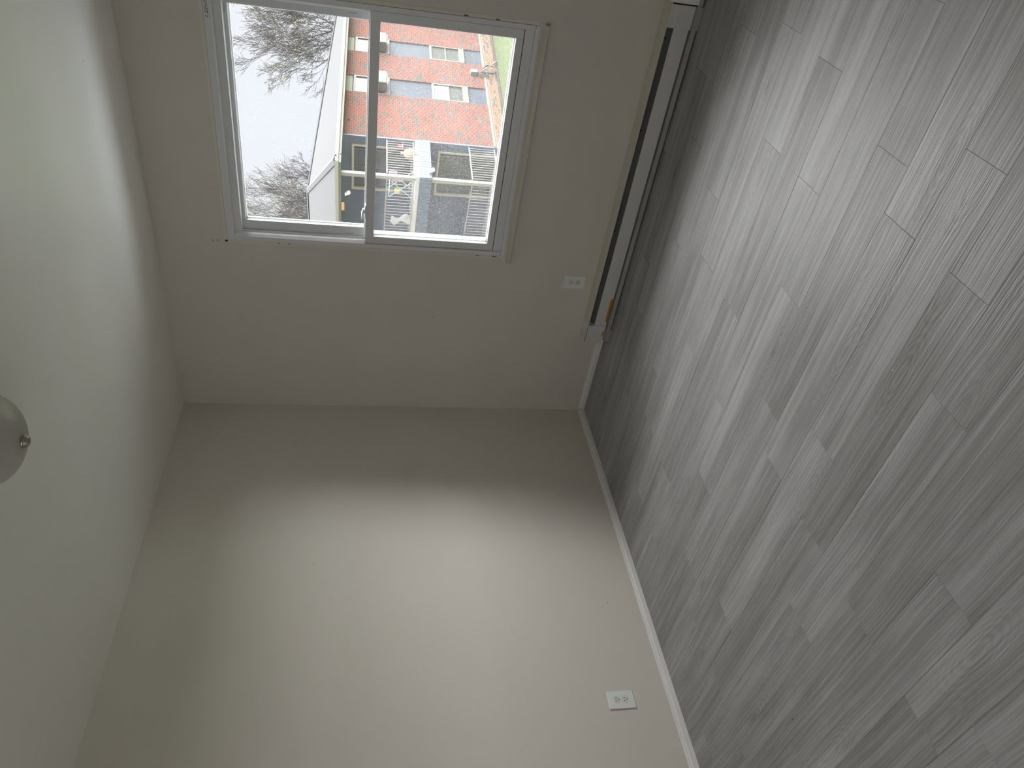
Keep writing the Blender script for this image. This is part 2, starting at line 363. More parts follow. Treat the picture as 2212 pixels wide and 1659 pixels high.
# ------------------------------------------------------------------ the window
win = tag(empty('window_1', ((OX0 + OX1) / 2, 0, OZ0)), 'white vinyl double-hung window set in the greige wall', kind='structure')
WO = Vector(win.location)
def wbx(name, m_, x0, x1, y0, y1, z0, z1, parent=None, bevel=.0012):
    pr = parent or win; off = WO if pr is win else WO
    return MB().box(x0 - off.x, x1 - off.x, y0, y1, z0 - off.z, z1 - off.z).build(name, m_, pr, bevel)
V = M['vinyl']
FI = .024; CH = .010
zM = 1.4235
def prism(name, pts, x0, x1, axis, m_, bevel=0):
    mb = MB()
    if axis == 0: mb.extr([(a, b - WO.z) for a, b in pts], x0 - WO.x, x1 - WO.x, 0)
    else: mb.extr([(a - WO.x, b) for a, b in pts], x0 - WO.z, x1 - WO.z, 2)
    return mb.build(name, m_, win, bevel)
# side jambs (outer face, chamfered stop lip, track wall)
prism('jamb', [(OX0, -.003), (OX0 + .024, -.003), (OX0 + .036, .010), (OX0 + .036, .10), (OX0, .10)], zM, OZ1 - .028, 2, V)
prism('jamb', [(OX1, -.003), (OX1 - .022, -.003), (OX1 - .034, .010), (OX1 - .034, .10), (OX1, .10)], zM, OZ1 - .028, 2, V)
prism('jamb', [(OX0, -.003), (OX0 + .023, -.003), (OX0 + .023, .10), (OX0, .10)], OZ0 + .021, zM, 2, V, .001)
prism('jamb', [(OX1, -.003), (OX1 - .022, -.003), (OX1 - .022, .10), (OX1, .10)], OZ0 + .021, zM, 2, V, .001)
# raised track ribs inside the open part of the left and right jambs
for xa, xb in ((OX0 + .036, OX0 + .041), (OX1 - .039, OX1 - .034)):
    wbx('track_rib', V, xa, xb, .030, .036, zM, OZ1 - .04)
# head
prism('head', [(-.003, OZ1), (-.003, OZ1 - .0285), (.004, OZ1 - .034), (.012, OZ1 - .034), (.012, OZ1 - .002), (.10, OZ1 - .002), (.10, OZ1)], OX0, OX1, 0, V)
wbx('head_panel', V, OX0 + .036, OX1 - .034, .0125, .10, OZ1 - .0700, OZ1 - .0025)
# sill pieces: mitred face strip and the flat front cover
prism('sill', [(-.003, OZ0), (-.003, OZ0 + .019), (.003, OZ0 + .021), (.10, OZ0 + .021), (.10, OZ0)], OX0, OX1, 0, V)
wbx('sill_cover', V, OX0 + .024, OX1 - .023, .0012, .02, OZ0 + .0215, OZ0 + .0640)
wbx('gap_strip', M['black'], OX0 + .023, OX1 - .023, .004, .10, OZ0 + .021, OZ0 + .066)
# lower sash (inner, flush with the frame face)
ls = win
lsh = empty('lower_sash'); lsh.parent = win; lsh.location = (0, 0, 0)
LX0, LX1, LZ0, LZ1 = OX0 + .0255, OX1 - .0245, OZ0 + .0665, zM
def lb(n, m_, x0, x1, y0, y1, z0, z1, bevel=.0015): return wbx(n, m_, x0, x1, y0, y1, z0, z1, lsh, bevel)
lb('stile', V, LX0, LX0 + .039, .004, .038, LZ0, LZ1)
lb('stile', V, LX1 - .039, LX1, .004, .038, LZ0, LZ1)
lb('bottom_rail', V, LX0 + .039, LX1 - .039, .004, .038, LZ0, LZ0 + .034)
lb('meeting_rail', V, LX0 + .039, LX1 - .039, .004, .038, LZ1 - .0435, LZ1)
gx0, gx1, gz0, gz1 = LX0 + .039, LX1 - .039, LZ0 + .034, LZ1 - .0435
for a in ((gx0, gx0 + .007, gz0, gz1), (gx1 - .007, gx1, gz0, gz1), (gx0, gx1, gz0, gz0 + .007)):
    lb('glazing_bead', V, a[0], a[1], .026, .032, a[2], a[3], .001)
lb('glass_pane', M['glass_low'], gx0 - .003, gx1 + .003, .019, .022, gz0 - .003, gz1 + .003, 0)
# upper sash (outer track)
ush = empty('upper_sash'); ush.parent = win
UX0, UX1, UZ0, UZ1 = OX0 + .0365, OX1 - .0345, 1.386, OZ1 - .045
def ub(n, m_, x0, x1, y0, y1, z0, z1, bevel=.0015): return wbx(n, m_, x0, x1, y0, y1, z0, z1, ush, bevel)
ub('stile', V, UX0, UX0 + .050, .055, .090, UZ0, UZ1)
ub('stile', V, UX1 - .040, UX1, .055, .090, UZ0, UZ1)
ub('top_rail', V, UX0 + .050, UX1 - .040, .055, .090, OZ1 - .086, UZ1)
ub('check_rail', V, UX0 + .050, UX1 - .040, .045, .090, UZ0, 1.4305)
hx0, hx1, hz0, hz1 = UX0 + .050, UX1 - .040, 1.4305, OZ1 - .086
for a in ((hx0, hx0 + .007, hz0, hz1), (hx1 - .007, hx1, hz0, hz1), (hx0, hx1, hz1 - .006, hz1)):
    ub('glazing_bead', V, a[0], a[1], .076, .084, a[2], a[3], .001)
ub('glass_pane', M['glass_up'], hx0 - .003, hx1 + .003, .070, .073, hz0 - .003, hz1 + .003, 0)
# paint blobs left on the panes
def blob(parent, x_, z_, rx, rz_, yy):
    mb = MB(); n_ = 12
    pts = [(x_ - WO.x + rx * math.cos(2 * PI * i / n_) * random.uniform(.8, 1.15), z_ - WO.z + rz_ * math.sin(2 * PI * i / n_) * random.uniform(.8, 1.15)) for i in range(n_)]
    v0 = len(mb.v)
    for yq in (yy, yy - .0008):
        for a, b__ in pts: mb.v.append((a, yq, b__))
    mb.f.append(tuple(range(n_))); mb.f.append(tuple(range(n_, 2 * n_))[::-1])
    for i in range(n_): j = (i + 1) % n_; mb.f.append((i, j, n_ + j, n_ + i))
    return mb.build('paint_fleck', M['ext_white'], parent)
blob(ush, 1.735, 1.512, .0055, .0045, .0699)
blob(ush, 1.565, 1.545, .0035, .0060, .0699)
# embossed pill marks low on both upper stiles
for px in (UX1 - .020, UX0 + .012):
    pz = 1.500
    mb = MB(); pr_ = []
    for i in range(9): an = PI * i / 8; pr_.append((px + .007 * math.cos(an), pz + .022 + .007 * math.sin(an)))
    for i in range(9): an = PI + PI * i / 8; pr_.append((px + .007 * math.cos(an), pz - .022 + .007 * math.sin(an)))
    mb.extr([(a - WO.x, b - WO.z) for a, b in pr_], .0541, .0555, axis=1)
    mb.build('maker_plate', V, ush, .0004)
    mk = MB()
    for i, (dz, ln) in enumerate(((-.019, .003), (-.0145, .0018), (-.0115, .0024), (-.008, .003), (-.0035, .0024), (0, .003), (.0045, .0024), (.008, .003), (.0125, .0018), (.0155, .003))):
        mk.box(px - .0025 - WO.x, px + .0025 - WO.x, .0537, .0541, pz + dz - WO.z, pz + dz + ln * .7 - WO.z)
    tag(mk.build('raised_lettering', M['emboss'], ush), kind='stuff')
# sash lock and its keeper on the meeting rail
lk = empty('sash_lock'); lk.parent = win
lkm = MB(); lkm.box(1.262 - WO.x, 1.332 - WO.x, .006, .038, zM - WO.z, zM + .004 - WO.z); lkm.build('lock_base', V, lk, .0015)
lkm = MB(); lkm.lathe([(.0, .004), (.014, .004), (.014, .013), (.009, .017), (0, .017)], 20, 1.297 - WO.x, .022)
o = lkm.build('lock_hub', V, lk, smooth=False); o.location.z = zM - WO.z
lkm = MB(); lkm.tube([(1.297 - WO.x, .022, zM + .015 - WO.z), (1.275 - WO.x, .010, zM + .017 - WO.z), (1.255 - WO.x, .004, zM + .014 - WO.z)], [.0055, .0045, .004], 8); lkm.build('lock_lever', V, lk, smooth=True)
# printed note on the head near the right corner
prt = MB()
def stroke(mb, x_, z_, w_, h_): mb.box(x_ - WO.x, x_ + w_ - WO.x, -.0034, -.003, z_ - WO.z, z_ + h_ - WO.z)
lt = MB(); n_ = 14
for i in range(n_):
    a0 = math.radians(50 + 260 * i / n_); a1 = math.radians(50 + 260 * (i + 1) / n_)
    q = [(2.1375 - WO.x + rr * math.cos(aa), 2.0835 - WO.z + rr * 1.1 * math.sin(aa)) for rr, aa in ((.0034, a0), (.0052, a0), (.0052, a1), (.0034, a1))]
    lt.extr(q, -.0034, -.003, axis=1)
lt.build('printed_letter', M['ink'], win)
random.seed(3)
for row in range(3):
    x_ = 2.147 if row else 2.150
    while x_ < 2.215:
        w_ = random.choice((.0016, .0022, .0030))
        stroke(prt, x_, 2.0885 - row * .0052, w_, .0030 if random.random() < .6 else .0018); x_ += w_ + random.choice((.0007, .0009, .003))
stroke(prt, 2.130, 2.0722, .0085, .0012)
tag(prt.build('small_print', M['ink'], win), kind='stuff')
# exterior reveal and sill outside the glass
box('trim_1', M['ext_tan'], OX0, OX1, .105, TF + .02, OZ1 - .020, OZ1 + .0, None); tag(bpy.data.objects['trim_1'], 'tan exterior head of the window', kind='structure')
tag(box('trim_2', M['ext_white'], OX0, OX1, .10, TF + .04, OZ0 - .01, OZ0 + .035), 'white exterior window ledge', kind='structure')
tag(box('trim_3', M['ext_white'], OX0, OX0 + .03, .10, TF + .01, OZ0 + .035, OZ1 - .021), 'white exterior side casing left of the window', kind='structure')
tag(box('trim_4', M['ext_white'], OX1 - .03, OX1, .10, TF + .01, OZ0 + .035, OZ1 - .021), 'white exterior side casing right of the window', kind='structure')
# interior stool moulding under the window
st = MB(); st.extr([(0, .6720), (-.006, .6720), (-.012, .6700), (-.016, .6660), (-.030, .6640), (-.032, .6560), (-.026, .6500), (-.012, .6460), (0, .6440)], 1.066, 2.268, axis=0)
tag(st.build('trim_5', M['creamtrim'], bevel=.0012), 'cream painted moulding under the window', kind='structure')
# uneven touch-up strip around the window opening
random.seed(5)
def ragged(name, horizontal, c0, a0, a1, w_, sgn, label):
    mb = MB(); n_ = 60; pts = []
    for i in range(n_ + 1):
        q = a0 + (a1 - a0) * i / n_; ww = w_ * (1 + .12 * math.sin(i * .7) + random.uniform(-.10, .10))
        pts.append((q, c0, c0 + sgn * ww))
    for i in range(n_):
        (q0, i0, o0), (q1, i1, o1) = pts[i], pts[i + 1]
        A = [(q0, i0), (q1, i1), (q1, o1), (q0, o0)]
        P3 = [((a if horizontal else b_), (b_ if horizontal else a)) for a, b_ in A]
        n = len(mb.v)
        for yq in (-.0014, 0.0):
            for xx, zz in P3: mb.v.append((xx, yq, zz))
        mb.f += [(n, n + 1, n + 2, n + 3), (n + 4, n + 7, n + 6, n + 5), (n + 3, n + 2, n + 6, n + 7), (n, n + 4, n + 5, n + 1)]
        if i == 0: mb.f.append((n, n + 3, n + 7, n + 4))
        if i == n_ - 1: mb.f.append((n + 1, n + 5, n + 6, n + 2))
    return tag(mb.build(name, M['wall2']), label, kind='structure')
ragged('trim_6', False, OX0 - .0012, OZ0, OZ1 + .012, .015, -1, 'uneven caulk strip left of the window')
ragged('trim_7', False, OX1 + .0012, OZ0, OZ1 + .012, .015, 1, 'uneven caulk strip right of the window')
ragged('trim_8', True, OZ1 + .0012, OX0 - .012, OX1 + .012, .012, 1, 'uneven caulk strip over the window')
# dark crack where frame and wall part
ck = MB()
for a in ((OX0 - .0012, OX0, OZ0, OZ1), (OX1, OX1 + .0012, OZ0, OZ1)): ck.box(a[0] - WO.x, a[1] - WO.x, -.0012, .02, a[2] - WO.z, a[3] - WO.z)
ck.box(OX0 - WO.x, OX1 - WO.x, -.0012, .02, OZ1 - WO.z, OZ1 + .0012 - WO.z)
tag(ck.build('crack', M['black'], win), kind='stuff')
for (x_, z_, rx, rz_) in ((1.096, 1.85, .0016, .005), (1.096, 1.80, .0016, .006), (1.094, .74, .002, .012), (2.262, 1.02, .0018, .010), (2.262, .88, .0018, .008), (1.094, .83, .0015, .010)):
    box('chip', M['black'], x_ - rx, x_ + rx, -.0018, 0, z_ - rz_, z_ + rz_, wall_front)

# ------------------------------------------------------------------ baseboard heater
ht = tag(empty('baseboard_heater', (.62, 0, 0)), 'long white metal baseboard heater below the window', 'heater')
HX0, HX1 = .6185, 3.70
def hb(n, m_, *a, bevel=.001, parent=None): return MB().box(a[0] - .62, a[1] - .62, *a[2:]).build(n, m_, parent or ht, bevel)
hb('back_panel', M['darkmetal'], HX0, HX1, -.004, -.0005, .042, .1465)
hd = MB(); hd.extr([(-.0005, .1475), (-.0005, .1515), (-.078, .1500), (-.0905, .1485), (-.0905, .1450), (-.0885, .1450), (-.0885, .1465), (-.076, .1480)], HX0 - .62, HX1 - .62, 0)
hd.build('top_hood', M['hood'], ht, .0006)
fp = MB(); fp.extr([(-.0900, .0420), (-.0898, .1085), (-.0855, .1115), (-.0845, .1100), (-.0880, .1070), (-.0885, .0420)], .7305 - .62, 3.62 - .62, 0)
front = fp.build('front_panel', M['enamel'], ht, .0005)
dm = MB(); dm.extr([(-.050, .1400), (-.0475, .1400), (-.072, .1000), (-.0745, .1005)], .7305 - .62, HX1 - .62, 0); dm.build('damper_vane', M['vane'], ht)
hb('heating_element', M['fin'], .74, HX1, -.066, -.018, .045, .092)
fn = MB(); xx = .75
while xx < 3.6: fn.box(xx - .62, xx + .0012 - .62, -.072, -.014, .040, .098); xx += .02
tag(fn.build('fin', M['fin'], ht), kind='stuff')
bt = MB(); bt.extr([(-.0895, .0100), (-.0880, .0290), (-.0700, .0340), (-.0690, .0325), (-.0865, .0275), (-.0880, .0060)], .70 - .62, HX1 - .62, 0)
bt.build('bottom_lip', M['foot'], ht, .0005)
for x_ in (1.32, 1.86, 2.28): hb('bracket', M['black'], x_, x_ + .010, -.060, -.0045, .100, .144)
# end cap
cp = MB(); cp.extr([(-.0005, .0420), (-.0005, .1525), (-.079, .1510), (-.0922, .1480), (-.0922, .0440), (-.088, .0420)], HX0 - .004 - .62, .7300 - .62, 0)
cap = cp.build('end_cap', M['enamel'], ht, .0012)
MB().box(-.004, .1092, -.0933, -.0917, .1475, .1492).build('cap_seam', M['black'], cap)
fo = MB(); fo.extr([(-.086, 0), (-.086, .022), (-.070, .036), (-.060, .040), (-.060, .036), (-.070, .030), (-.082, .018), (-.082, 0)], HX0 - .62, .700 - .62, 0); fo.build('cap_foot', M['foot'], ht, .0008)
# splice cover near the right edge of the picture, with a pressed crease
sp = MB(); sp.extr([(-.0925, .0390), (-.0925, .1050), (-.0945, .1085), (-.0925, .1120), (-.0925, .1470), (-.0895, .1470), (-.0895, .0390)], 2.3360 - .62, 2.4310 - .62, 0)
spl = sp.build('splice_cover', M['enamel'], ht, .0006)
sp2 = MB(); sp2.extr([(-.0950, .0300), (-.0950, .1480), (-.0860, .1525), (-.002, .1535), (-.002, .148), (-.0860, .148), (-.0915, .1450), (-.0915, .0300)], 2.4380 - .62, 2.66 - .62, 0)
sp2.build('corner_cover', M['trim'], ht, .001)
hb('cover_gap', M['black'], 2.4310, 2.4380, -.0900, -.080, .030, .148)
fo2 = MB(); fo2.extr([(-.089, 0), (-.090, .030), (-.0925, .0390), (-.0895, .0390), (-.086, .030), (-.085, 0)], 2.336 - .62, 2.431 - .62, 0); fo2.build('cover_foot', M['foot'], ht, .0008)
# rust patches
def patch(parent, pts, yy, m_):
    mb = MB(); n_ = len(pts)
    for yq in (yy, yy + .0012):
        for a, b_ in pts: mb.v.append((a - .62, yq, b_))
    mb.f.append(tuple(range(n_))); mb.f.append(tuple(range(n_, 2 * n_))[::-1])
    for i in range(n_): j = (i + 1) % n_; mb.f.append((i, j, n_ + j, n_ + i))
    return mb.build('rust_patch', m_, parent)
patch(front, [(.750, .0422), (.765, .055), (.80, .056), (.86, .0565), (.905, .0555), (.918, .049), (.918, .0422)], -.0907, M['rust'])
patch(cap, [(.655, .047), (.662, .056), (.672, .053), (.684, .057), (.694, .054), (.696, .047)], -.0929, M['rust'])

# ------------------------------------------------------------------ outlets
def outlet(label, loc, rz, w_=.0815, h_=.124):
    t_ = tag(empty('wall_outlet', loc, rz), label, 'outlet', 'duplex outlets low on the walls')
    MB().box(-w_ / 2, w_ / 2, -.0058, 0, -h_ / 2, h_ / 2).build('faceplate', M['plate'], t_, .004, seg=3)
    for dz in (.0195, -.0195):
        r_ = MB(); pr_ = []
        for i in range(24):
            an = 2 * PI * i / 24; pr_.append((.0172 * math.cos(an), max(-.0142, min(.0142, .0172 * math.sin(an)))))
        r_.extr([(a, b + dz) for a, b in pr_], -.0075, -.0050, axis=1)
        rc = r_.build('receptacle', M['recept'], t_, .0006)
        for (sx, hh_) in ((-.0064, .0080), (.0064, .0068)):
            MB().box(sx - .0013, sx + .0013, -.0078, -.0070, dz + .0035 - hh_ / 2, dz + .0035 + hh_ / 2).build('slot', M['black'], rc)
        gm = MB(); gm.extr([(.0026 * math.cos(2 * PI * i / 12), dz - .0082 + .0028 * math.sin(2 * PI * i / 12)) for i in range(12)], -.0078, -.0070, axis=1)
        gm.build('ground_hole', M['black'], rc)
    sc = MB(); sc.extr([(.0034 * math.cos(2 * PI * i / 14), .0034 * math.sin(2 * PI * i / 14)) for i in range(14)], -.0068, -.0050, axis=1); s_ = sc.build('screw', M['plate'], t_)
    MB().box(-.0028, .0028, -.0070, -.0066, -.0004, .0004).build('screw_slot', M['black'], s_)
    return t_
outlet('white duplex outlet on the window wall above the heater', (.9614, 0, .2628), 0)
outlet('white duplex outlet on the bare side wall', (0, -1.9426, .2599), PI / 2)

# ------------------------------------------------------------------ ceiling light
LX, LY = 1.456, -1.81
cl = tag(empty('ceiling_light', (LX, LY, H)), 'unlit frosted glass dome ceiling light with a ribbed nickel knob', 'lamp')
MB().lathe([(.0, 0), (.142, 0), (.146, -.008), (.142, -.016), (.132, -.018), (.0, -.018)], 64).build('mounting_pan', M['nickel'], cl, smooth=False)
bw = [(.128, -.012)]
for i in range(0, 15):
    an = PI / 2 * i / 14; bw.append((.130 * math.cos(an) + .0001, -.012 - .093 * math.sin(an)))
MB().lathe(bw, 64).build('glass_bowl', M['glassbowl'], cl, smooth=True)
fk = [(.0105, -.103), (.0165, -.1045), (.0170, -.1070), (.0135, -.1085), (.0150, -.1100), (.0150, -.1125), (.0115, -.1140), (.0120, -.1155), (.0115, -.1180), (.006, -.1200), (.0005, -.1205)]
fk = [(a * 1.22, b__) for a, b__ in fk]
kb = MB().lathe(fk, 32).build('finial', M['nickel'], cl, smooth=True)

# ------------------------------------------------------------------ crumbs on the floor
def crumb(x_, y_, s_, m_, label, nm='crumb', ln=1.0):
    mb = MB(); n_ = 7
    prof = [(s_ * ln * math.cos(2 * PI * i / n_) * random.uniform(.7, 1.2), s_ * math.sin(2 * PI * i / n_) * random.uniform(.7, 1.2)) for i in range(n_)]
    mb.extr(prof, 0, s_ * .8, axis=2); o = mb.build(nm, m_); o.location = (x_, y_, .0001); tag(o, label, 'debris'); return o
crumb(2.5522, -1.4479, .0022, M['crumb'], 'tiny white crumb on the floor in the bright patch of window reflection')
crumb(1.9713, -2.0365, .0024, M['crumb'], 'tiny white crumb alone on the darker middle of the floor')
crumb(2.4449, -.8198, .0018, M['crumb'], 'tiny white crumb on the floor nearest the heater')
o = crumb(.8126, -2.4398, .0012, M['splinter'], 'thin dark splinter on the floor near the side wall baseboard', 'splinter', 4.0); o.rotation_euler.z = 1.9

# ================================================================== outside
gr = tag(box('ground', M['grass'], -60, 70, TF, 120, -3.25, -3.0), 'spring lawn behind the house', kind='structure')
tag(box('ground_bounce', M['pave'], -6, 12, TF, 5.2, -3.0, -2.97), 'unseen pale pavement below the window, added to bounce light onto the ceiling', kind='structure')  # out of view, added to throw bluish daylight up at the ceiling
oe = MB(); oe.box(-22, -T, -.1, TF, -3.0, 3.2); oe.box(XR + T, 22, -.1, TF, -3.0, 3.2); oe.box(-T, XR + T, 0, TF, H + .2, 3.2)
tag(oe.build('wall_outer_bounce', M['ext_tan']), 'unseen tan brick house front, added to bounce sunlight onto the balconies', kind='structure')  # unseen long facade, added to reflect sun onto the shaded balcony side
TH = math.radians(76); U = Vector((math.cos(TH), math.sin(TH), 0)); Nn = Vector((-math.sin(TH), math.cos(TH), 0))
BO = Vector((3.03301, -3.41571, 0)) + U * 17.8 + Nn * 13.935; BO.z = -3.0
bd = tag(empty('apartment_building', BO, TH), 'two-storey red brick apartment building with blue grey panels and corner balconies', 'building')
def b_(n, m_, *a, bevel=0, parent=None): return MB().box(*a).build(n, m_, parent or bd, bevel)
FX0, FX1 = 1.78, 13.45; WT = .25
wins = [(4.10, 5.05), (6.52, 7.44), (8.92, 9.85), (11.3, 12.2)]
EZ = 5.27
b_('wall_core', M['mortar'], FX0, FX1, .14, WT, 0, EZ)
edges = [FX0] + [e for w_ in wins for e in w_] + [FX1]
for i in range(0, len(edges), 2): b_('wall_core', M['mortar'], edges[i], edges[i + 1], .012, .14, .47, EZ)
b_('wall_core', M['mortar'], FX0, FX1, .012, .14, 0, .47)
b_('wall_core', M['siding'], FX0 + .03, FX0 + WT, WT, 9.0, 0, EZ)
b_('wall_core', M['mortar'], 13.2, 13.45, WT, 9.0, 0, EZ)
# bricks (too small to pick apart singly at this distance: one part per zone)
def bricks(name, m_, z0, z1, holes, x0=FX0, x1=FX1):
    mb = MB(); row = 0; z = z0
    rnd = random.Random(11)
    while z + .06 < z1:
        x = x0 - (.1015 if row % 2 else 0)
        while x < x1:
            a, b2 = max(x, x0), min(x + .193, x1)
            if b2 - a > .03:
                segs = [(a, b2)]
                for hx0_, hx1_ in holes:
                    ns = []
                    for s0, s1 in segs:
                        if s1 <= hx0_ or s0 >= hx1_: ns.append((s0, s1))
                        else:
                            if s0 < hx0_ - .02: ns.append((s0, hx0_))
                            if s1 > hx1_ + .02: ns.append((hx1_, s1))
                    segs = ns
                for s0, s1 in segs:
                    d = rnd.uniform(0, .004); mb.box(s0, s1, d, .02, z + .001, z + .0575)
            x += .203
        z += .0677; row += 1
    return tag(mb.build(name, m_, bd), kind='stuff')
bricks('brick_courses', M['brick'], .475, EZ, wins)
bricks('foundation_bricks', M['brick2'], .0, .395, [])
b_('stone_band', M['band'], FX0, FX1, -.03, .012, .40, .470)
for i, (x0, x1) in enumerate(wins):
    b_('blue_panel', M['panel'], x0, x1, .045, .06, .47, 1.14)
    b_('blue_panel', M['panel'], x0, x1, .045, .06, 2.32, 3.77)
    b_('cream_panel', M['yellowpanel'], x0, x1, .035, .06, 4.93, 5.17)
    for z0, z1, lowp in ((1.13, 2.33, True), (3.76, 4.90, False)):
        f = MB()
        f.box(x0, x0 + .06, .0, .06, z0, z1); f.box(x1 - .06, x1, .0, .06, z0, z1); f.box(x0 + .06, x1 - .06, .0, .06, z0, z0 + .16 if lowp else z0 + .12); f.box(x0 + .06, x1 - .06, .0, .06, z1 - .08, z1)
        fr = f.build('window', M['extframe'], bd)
        mid = (z0 + z1) / 2 + .03
        b_('sash_rail', M['extframe'], x0 + .06, x1 - .06, .015, .05, mid - .02, mid + .02, parent=fr)
        up = M['blind'] if (i == 0 and lowp) else M['pane']
        b_('pane', up, x0 + .06, x1 - .06, .035, .042, mid + .02, z1 - .08, parent=fr)
        b_('pane', M['pane'], x0 + .06, x1 - .06, .045, .052, z0 + .12, mid - .02, parent=fr)
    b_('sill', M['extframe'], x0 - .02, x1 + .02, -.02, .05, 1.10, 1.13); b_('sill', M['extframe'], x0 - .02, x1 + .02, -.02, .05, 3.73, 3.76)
# recessed balcony wall with patio doors
for z0, nm in ((.30, 'lower'), (2.98, 'upper')):
    zt = 2.21 if nm == 'lower' else 4.88
    f = MB()
    f.box(1.70, 1.81, .29, .35, z0, zt); f.box(1.70, 1.81, 1.93, 2.01, z0, zt); f.box(1.70, 1.81, .35, 1.93, zt - .07, zt); f.box(1.70, 1.81, .35, 1.93, z0, z0 + .06)
    d = f.build('patio_door', M['tanframe'], bd)
    b_('door_stile', M['extframe'], 1.72, 1.80, .42, .47, z0 + .06, zt - .07, parent=d)
    b_('door_stile', M['extframe'], 1.74, 1.80, 1.10, 1.15, z0 + .06, zt - .07, parent=d)
    b_('pane', M['pane'], 1.76, 1.775, .47, 1.10, z0 + .06, zt - .07, parent=d)
    b_('pane', M['pane'], 1.78, 1.795, 1.15, 1.93, z0 + .06, zt - .07, parent=d)
sd = MB(); z = .05
while z < 5.2: sd.extr([(1.83, z), (1.815, z), (1.825, z + .11), (1.83, z + .11)], 2.01, 7.5, axis=1); z += .11
tag(sd.build('lap_siding', M['siding'], bd), kind='stuff')
b_('siding_end', M['siding'], 1.74, 1.80, -.005, .29, .0, 5.2)
b_('siding_strip', M['siding'], 1.775, 1.83, .29, 2.01, 2.21, 2.98); b_('siding_strip', M['siding'], 1.775, 1.83, .29, 2.01, 4.88, 5.2)
# decks and fascias
for z0, z1, fz0, fz1 in ((.20, .34, 0, 0), (2.86, 2.97, 2.50, 2.86)):
    b_('balcony_deck', M['deck'], .0, 1.80, .0, 7.5, z0, z1)
mb = MB(); rnd = random.Random(4); x = .0
while x < 1.72: mb.box(x, x + .112, -.03 - rnd.uniform(0, .004), .0, 2.50, 2.86); x += .12
y = -.03
while y < 7.4: mb.box(-.03 - rnd.uniform(0, .004), .0, y, y + .112, 2.50, 2.86); y += .12
tag(mb.build('fascia_boards', M['siding'], bd), kind='stuff')
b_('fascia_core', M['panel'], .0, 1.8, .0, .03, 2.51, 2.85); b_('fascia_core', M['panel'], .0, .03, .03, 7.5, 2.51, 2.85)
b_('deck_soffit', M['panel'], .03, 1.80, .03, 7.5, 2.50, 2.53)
# columns
b_('column', M['rail'], .02, .14, .06, .18, 2.97, EZ - .1, bevel=.01); b_('column', M['rail'], .02, .14, .06, .18, .34, 2.50, bevel=.01)
b_('column', M['rail'], .02, .14, 4.3, 4.42, 2.97, EZ - .1, bevel=.01); b_('column', M['rail'], .02, .14, 4.3, 4.42, .34, 2.50, bevel=.01)
# railings: each baluster its own part of the railing
balm = {}
def railing(z0, z1, p0, p1, ax):
    f = MB(); r_ = .022
    if ax == 'x': f.box(p0, p1, .03, .06, z1 - .035, z1); f.box(p0, p1, .03, .06, z0, z0 + .03)
    else: f.box(.03, .06, p0, p1, z1 - .035, z1); f.box(.03, .06, p0, p1, z0, z0 + .03)
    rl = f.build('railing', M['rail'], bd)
    key = round(z1 - z0, 3)
    if key not in balm:
        mm = MB().box(-.0065, .0065, -.0065, .0065, 0, z1 - z0 - .06); o = mm.build('baluster', M['rail'], rl); balm[key] = o.data; first = o
    else: first = None
    n_ = max(2, int(round((p1 - p0) / .118))); 
    for i in range(n_):
        q = p0 + (p1 - p0) * (i + .5) / n_
        if first is not None: o = first; first = None
        else: o = bpy.data.objects.new('baluster', balm[key]); C.objects.link(o); o.parent = rl
        o.location = (q, .045, z0 + .028) if ax == 'x' else (.045, q, z0 + .028)
railing(3.00, 3.84, .14, 1.74, 'x'); railing(3.00, 3.84, .18, 4.30, 'y')
railing(.44, 1.28, .14, 1.74, 'x'); railing(.44, 1.28, .18, 4.30, 'y')
for (x0, x1, y0, y1) in ((1.05, 1.08, .02, .05), (.02, .05, 1.62, 1.65)): b_('rail_bracket', M['rail'], x0, x1, y0 - .055, y1 - .045, 2.62, 3.02)
# eaves, gutter, roof
RX1 = 13.6; RB = 26.4
b_('soffit', M['cream'], -.1, RX1, -.38, 26, 5.20, 5.24)
b_('fascia', M['cream'], -.12, RX1 + .02, -.40, -.38, 5.14, 5.29); b_('fascia', M['cream'], -.12, -.10, -.38, 26, 5.14, 5.29)
g_ = MB(); g_.extr([(-.40, 5.20), (-.48, 5.22), (-.50, 5.31), (-.485, 5.31), (-.47, 5.235), (-.40, 5.215)], -.15, RX1, 0); g_.build('gutter', M['ext_white'], bd)
g_ = MB(); g_.extr([(-.12, 5.20), (-.20, 5.22), (-.22, 5.31), (-.205, 5.31), (-.19, 5.235), (-.12, 5.215)], -.50, 26, 1); g_.build('gutter', M['ext_white'], bd)
b_('ceiling_core', M['cream'], FX0, FX1, .0, 26, 5.24, 5.28)
me = bpy.data.meshes.new('roof')
e0 = 5.30; pk = 6.75
rv = [(-.05, -.43, e0), (RX1 + .05, -.43, e0), (RX1 + .05, RB, e0), (-.05, RB, e0), (6.8, 6.4, pk), (6.8, RB - 6.8, pk)]
tops = [(0, 1, 4), (1, 2, 5, 4), (2, 3, 5), (3, 0, 4, 5)]
bot = [(x, y, z - .05) for x, y, z in rv]
me.from_pydata(rv + bot, [], tops + [tuple(i + 6 for i in f[::-1]) for f in tops] + [(0, 6, 7, 1), (1, 7, 8, 2), (2, 8, 9, 3), (3, 9, 6, 0)])
uv = me.uv_layers.new(name='UVMap')
for p_ in me.polygons:
    for li in p_.loop_indices:
        v = me.vertices[me.loops[li].vertex_index].co
        nrm = p_.normal
        if abs(nrm.y) > abs(nrm.x): uv.data[li].uv = (v.x, math.hypot(v.y + .43, v.z - e0) if v.y < 12 else v.y)
        else: uv.data[li].uv = (v.y, math.hypot(v.x if v.x < 7 else RX1 - v.x, v.z - e0))
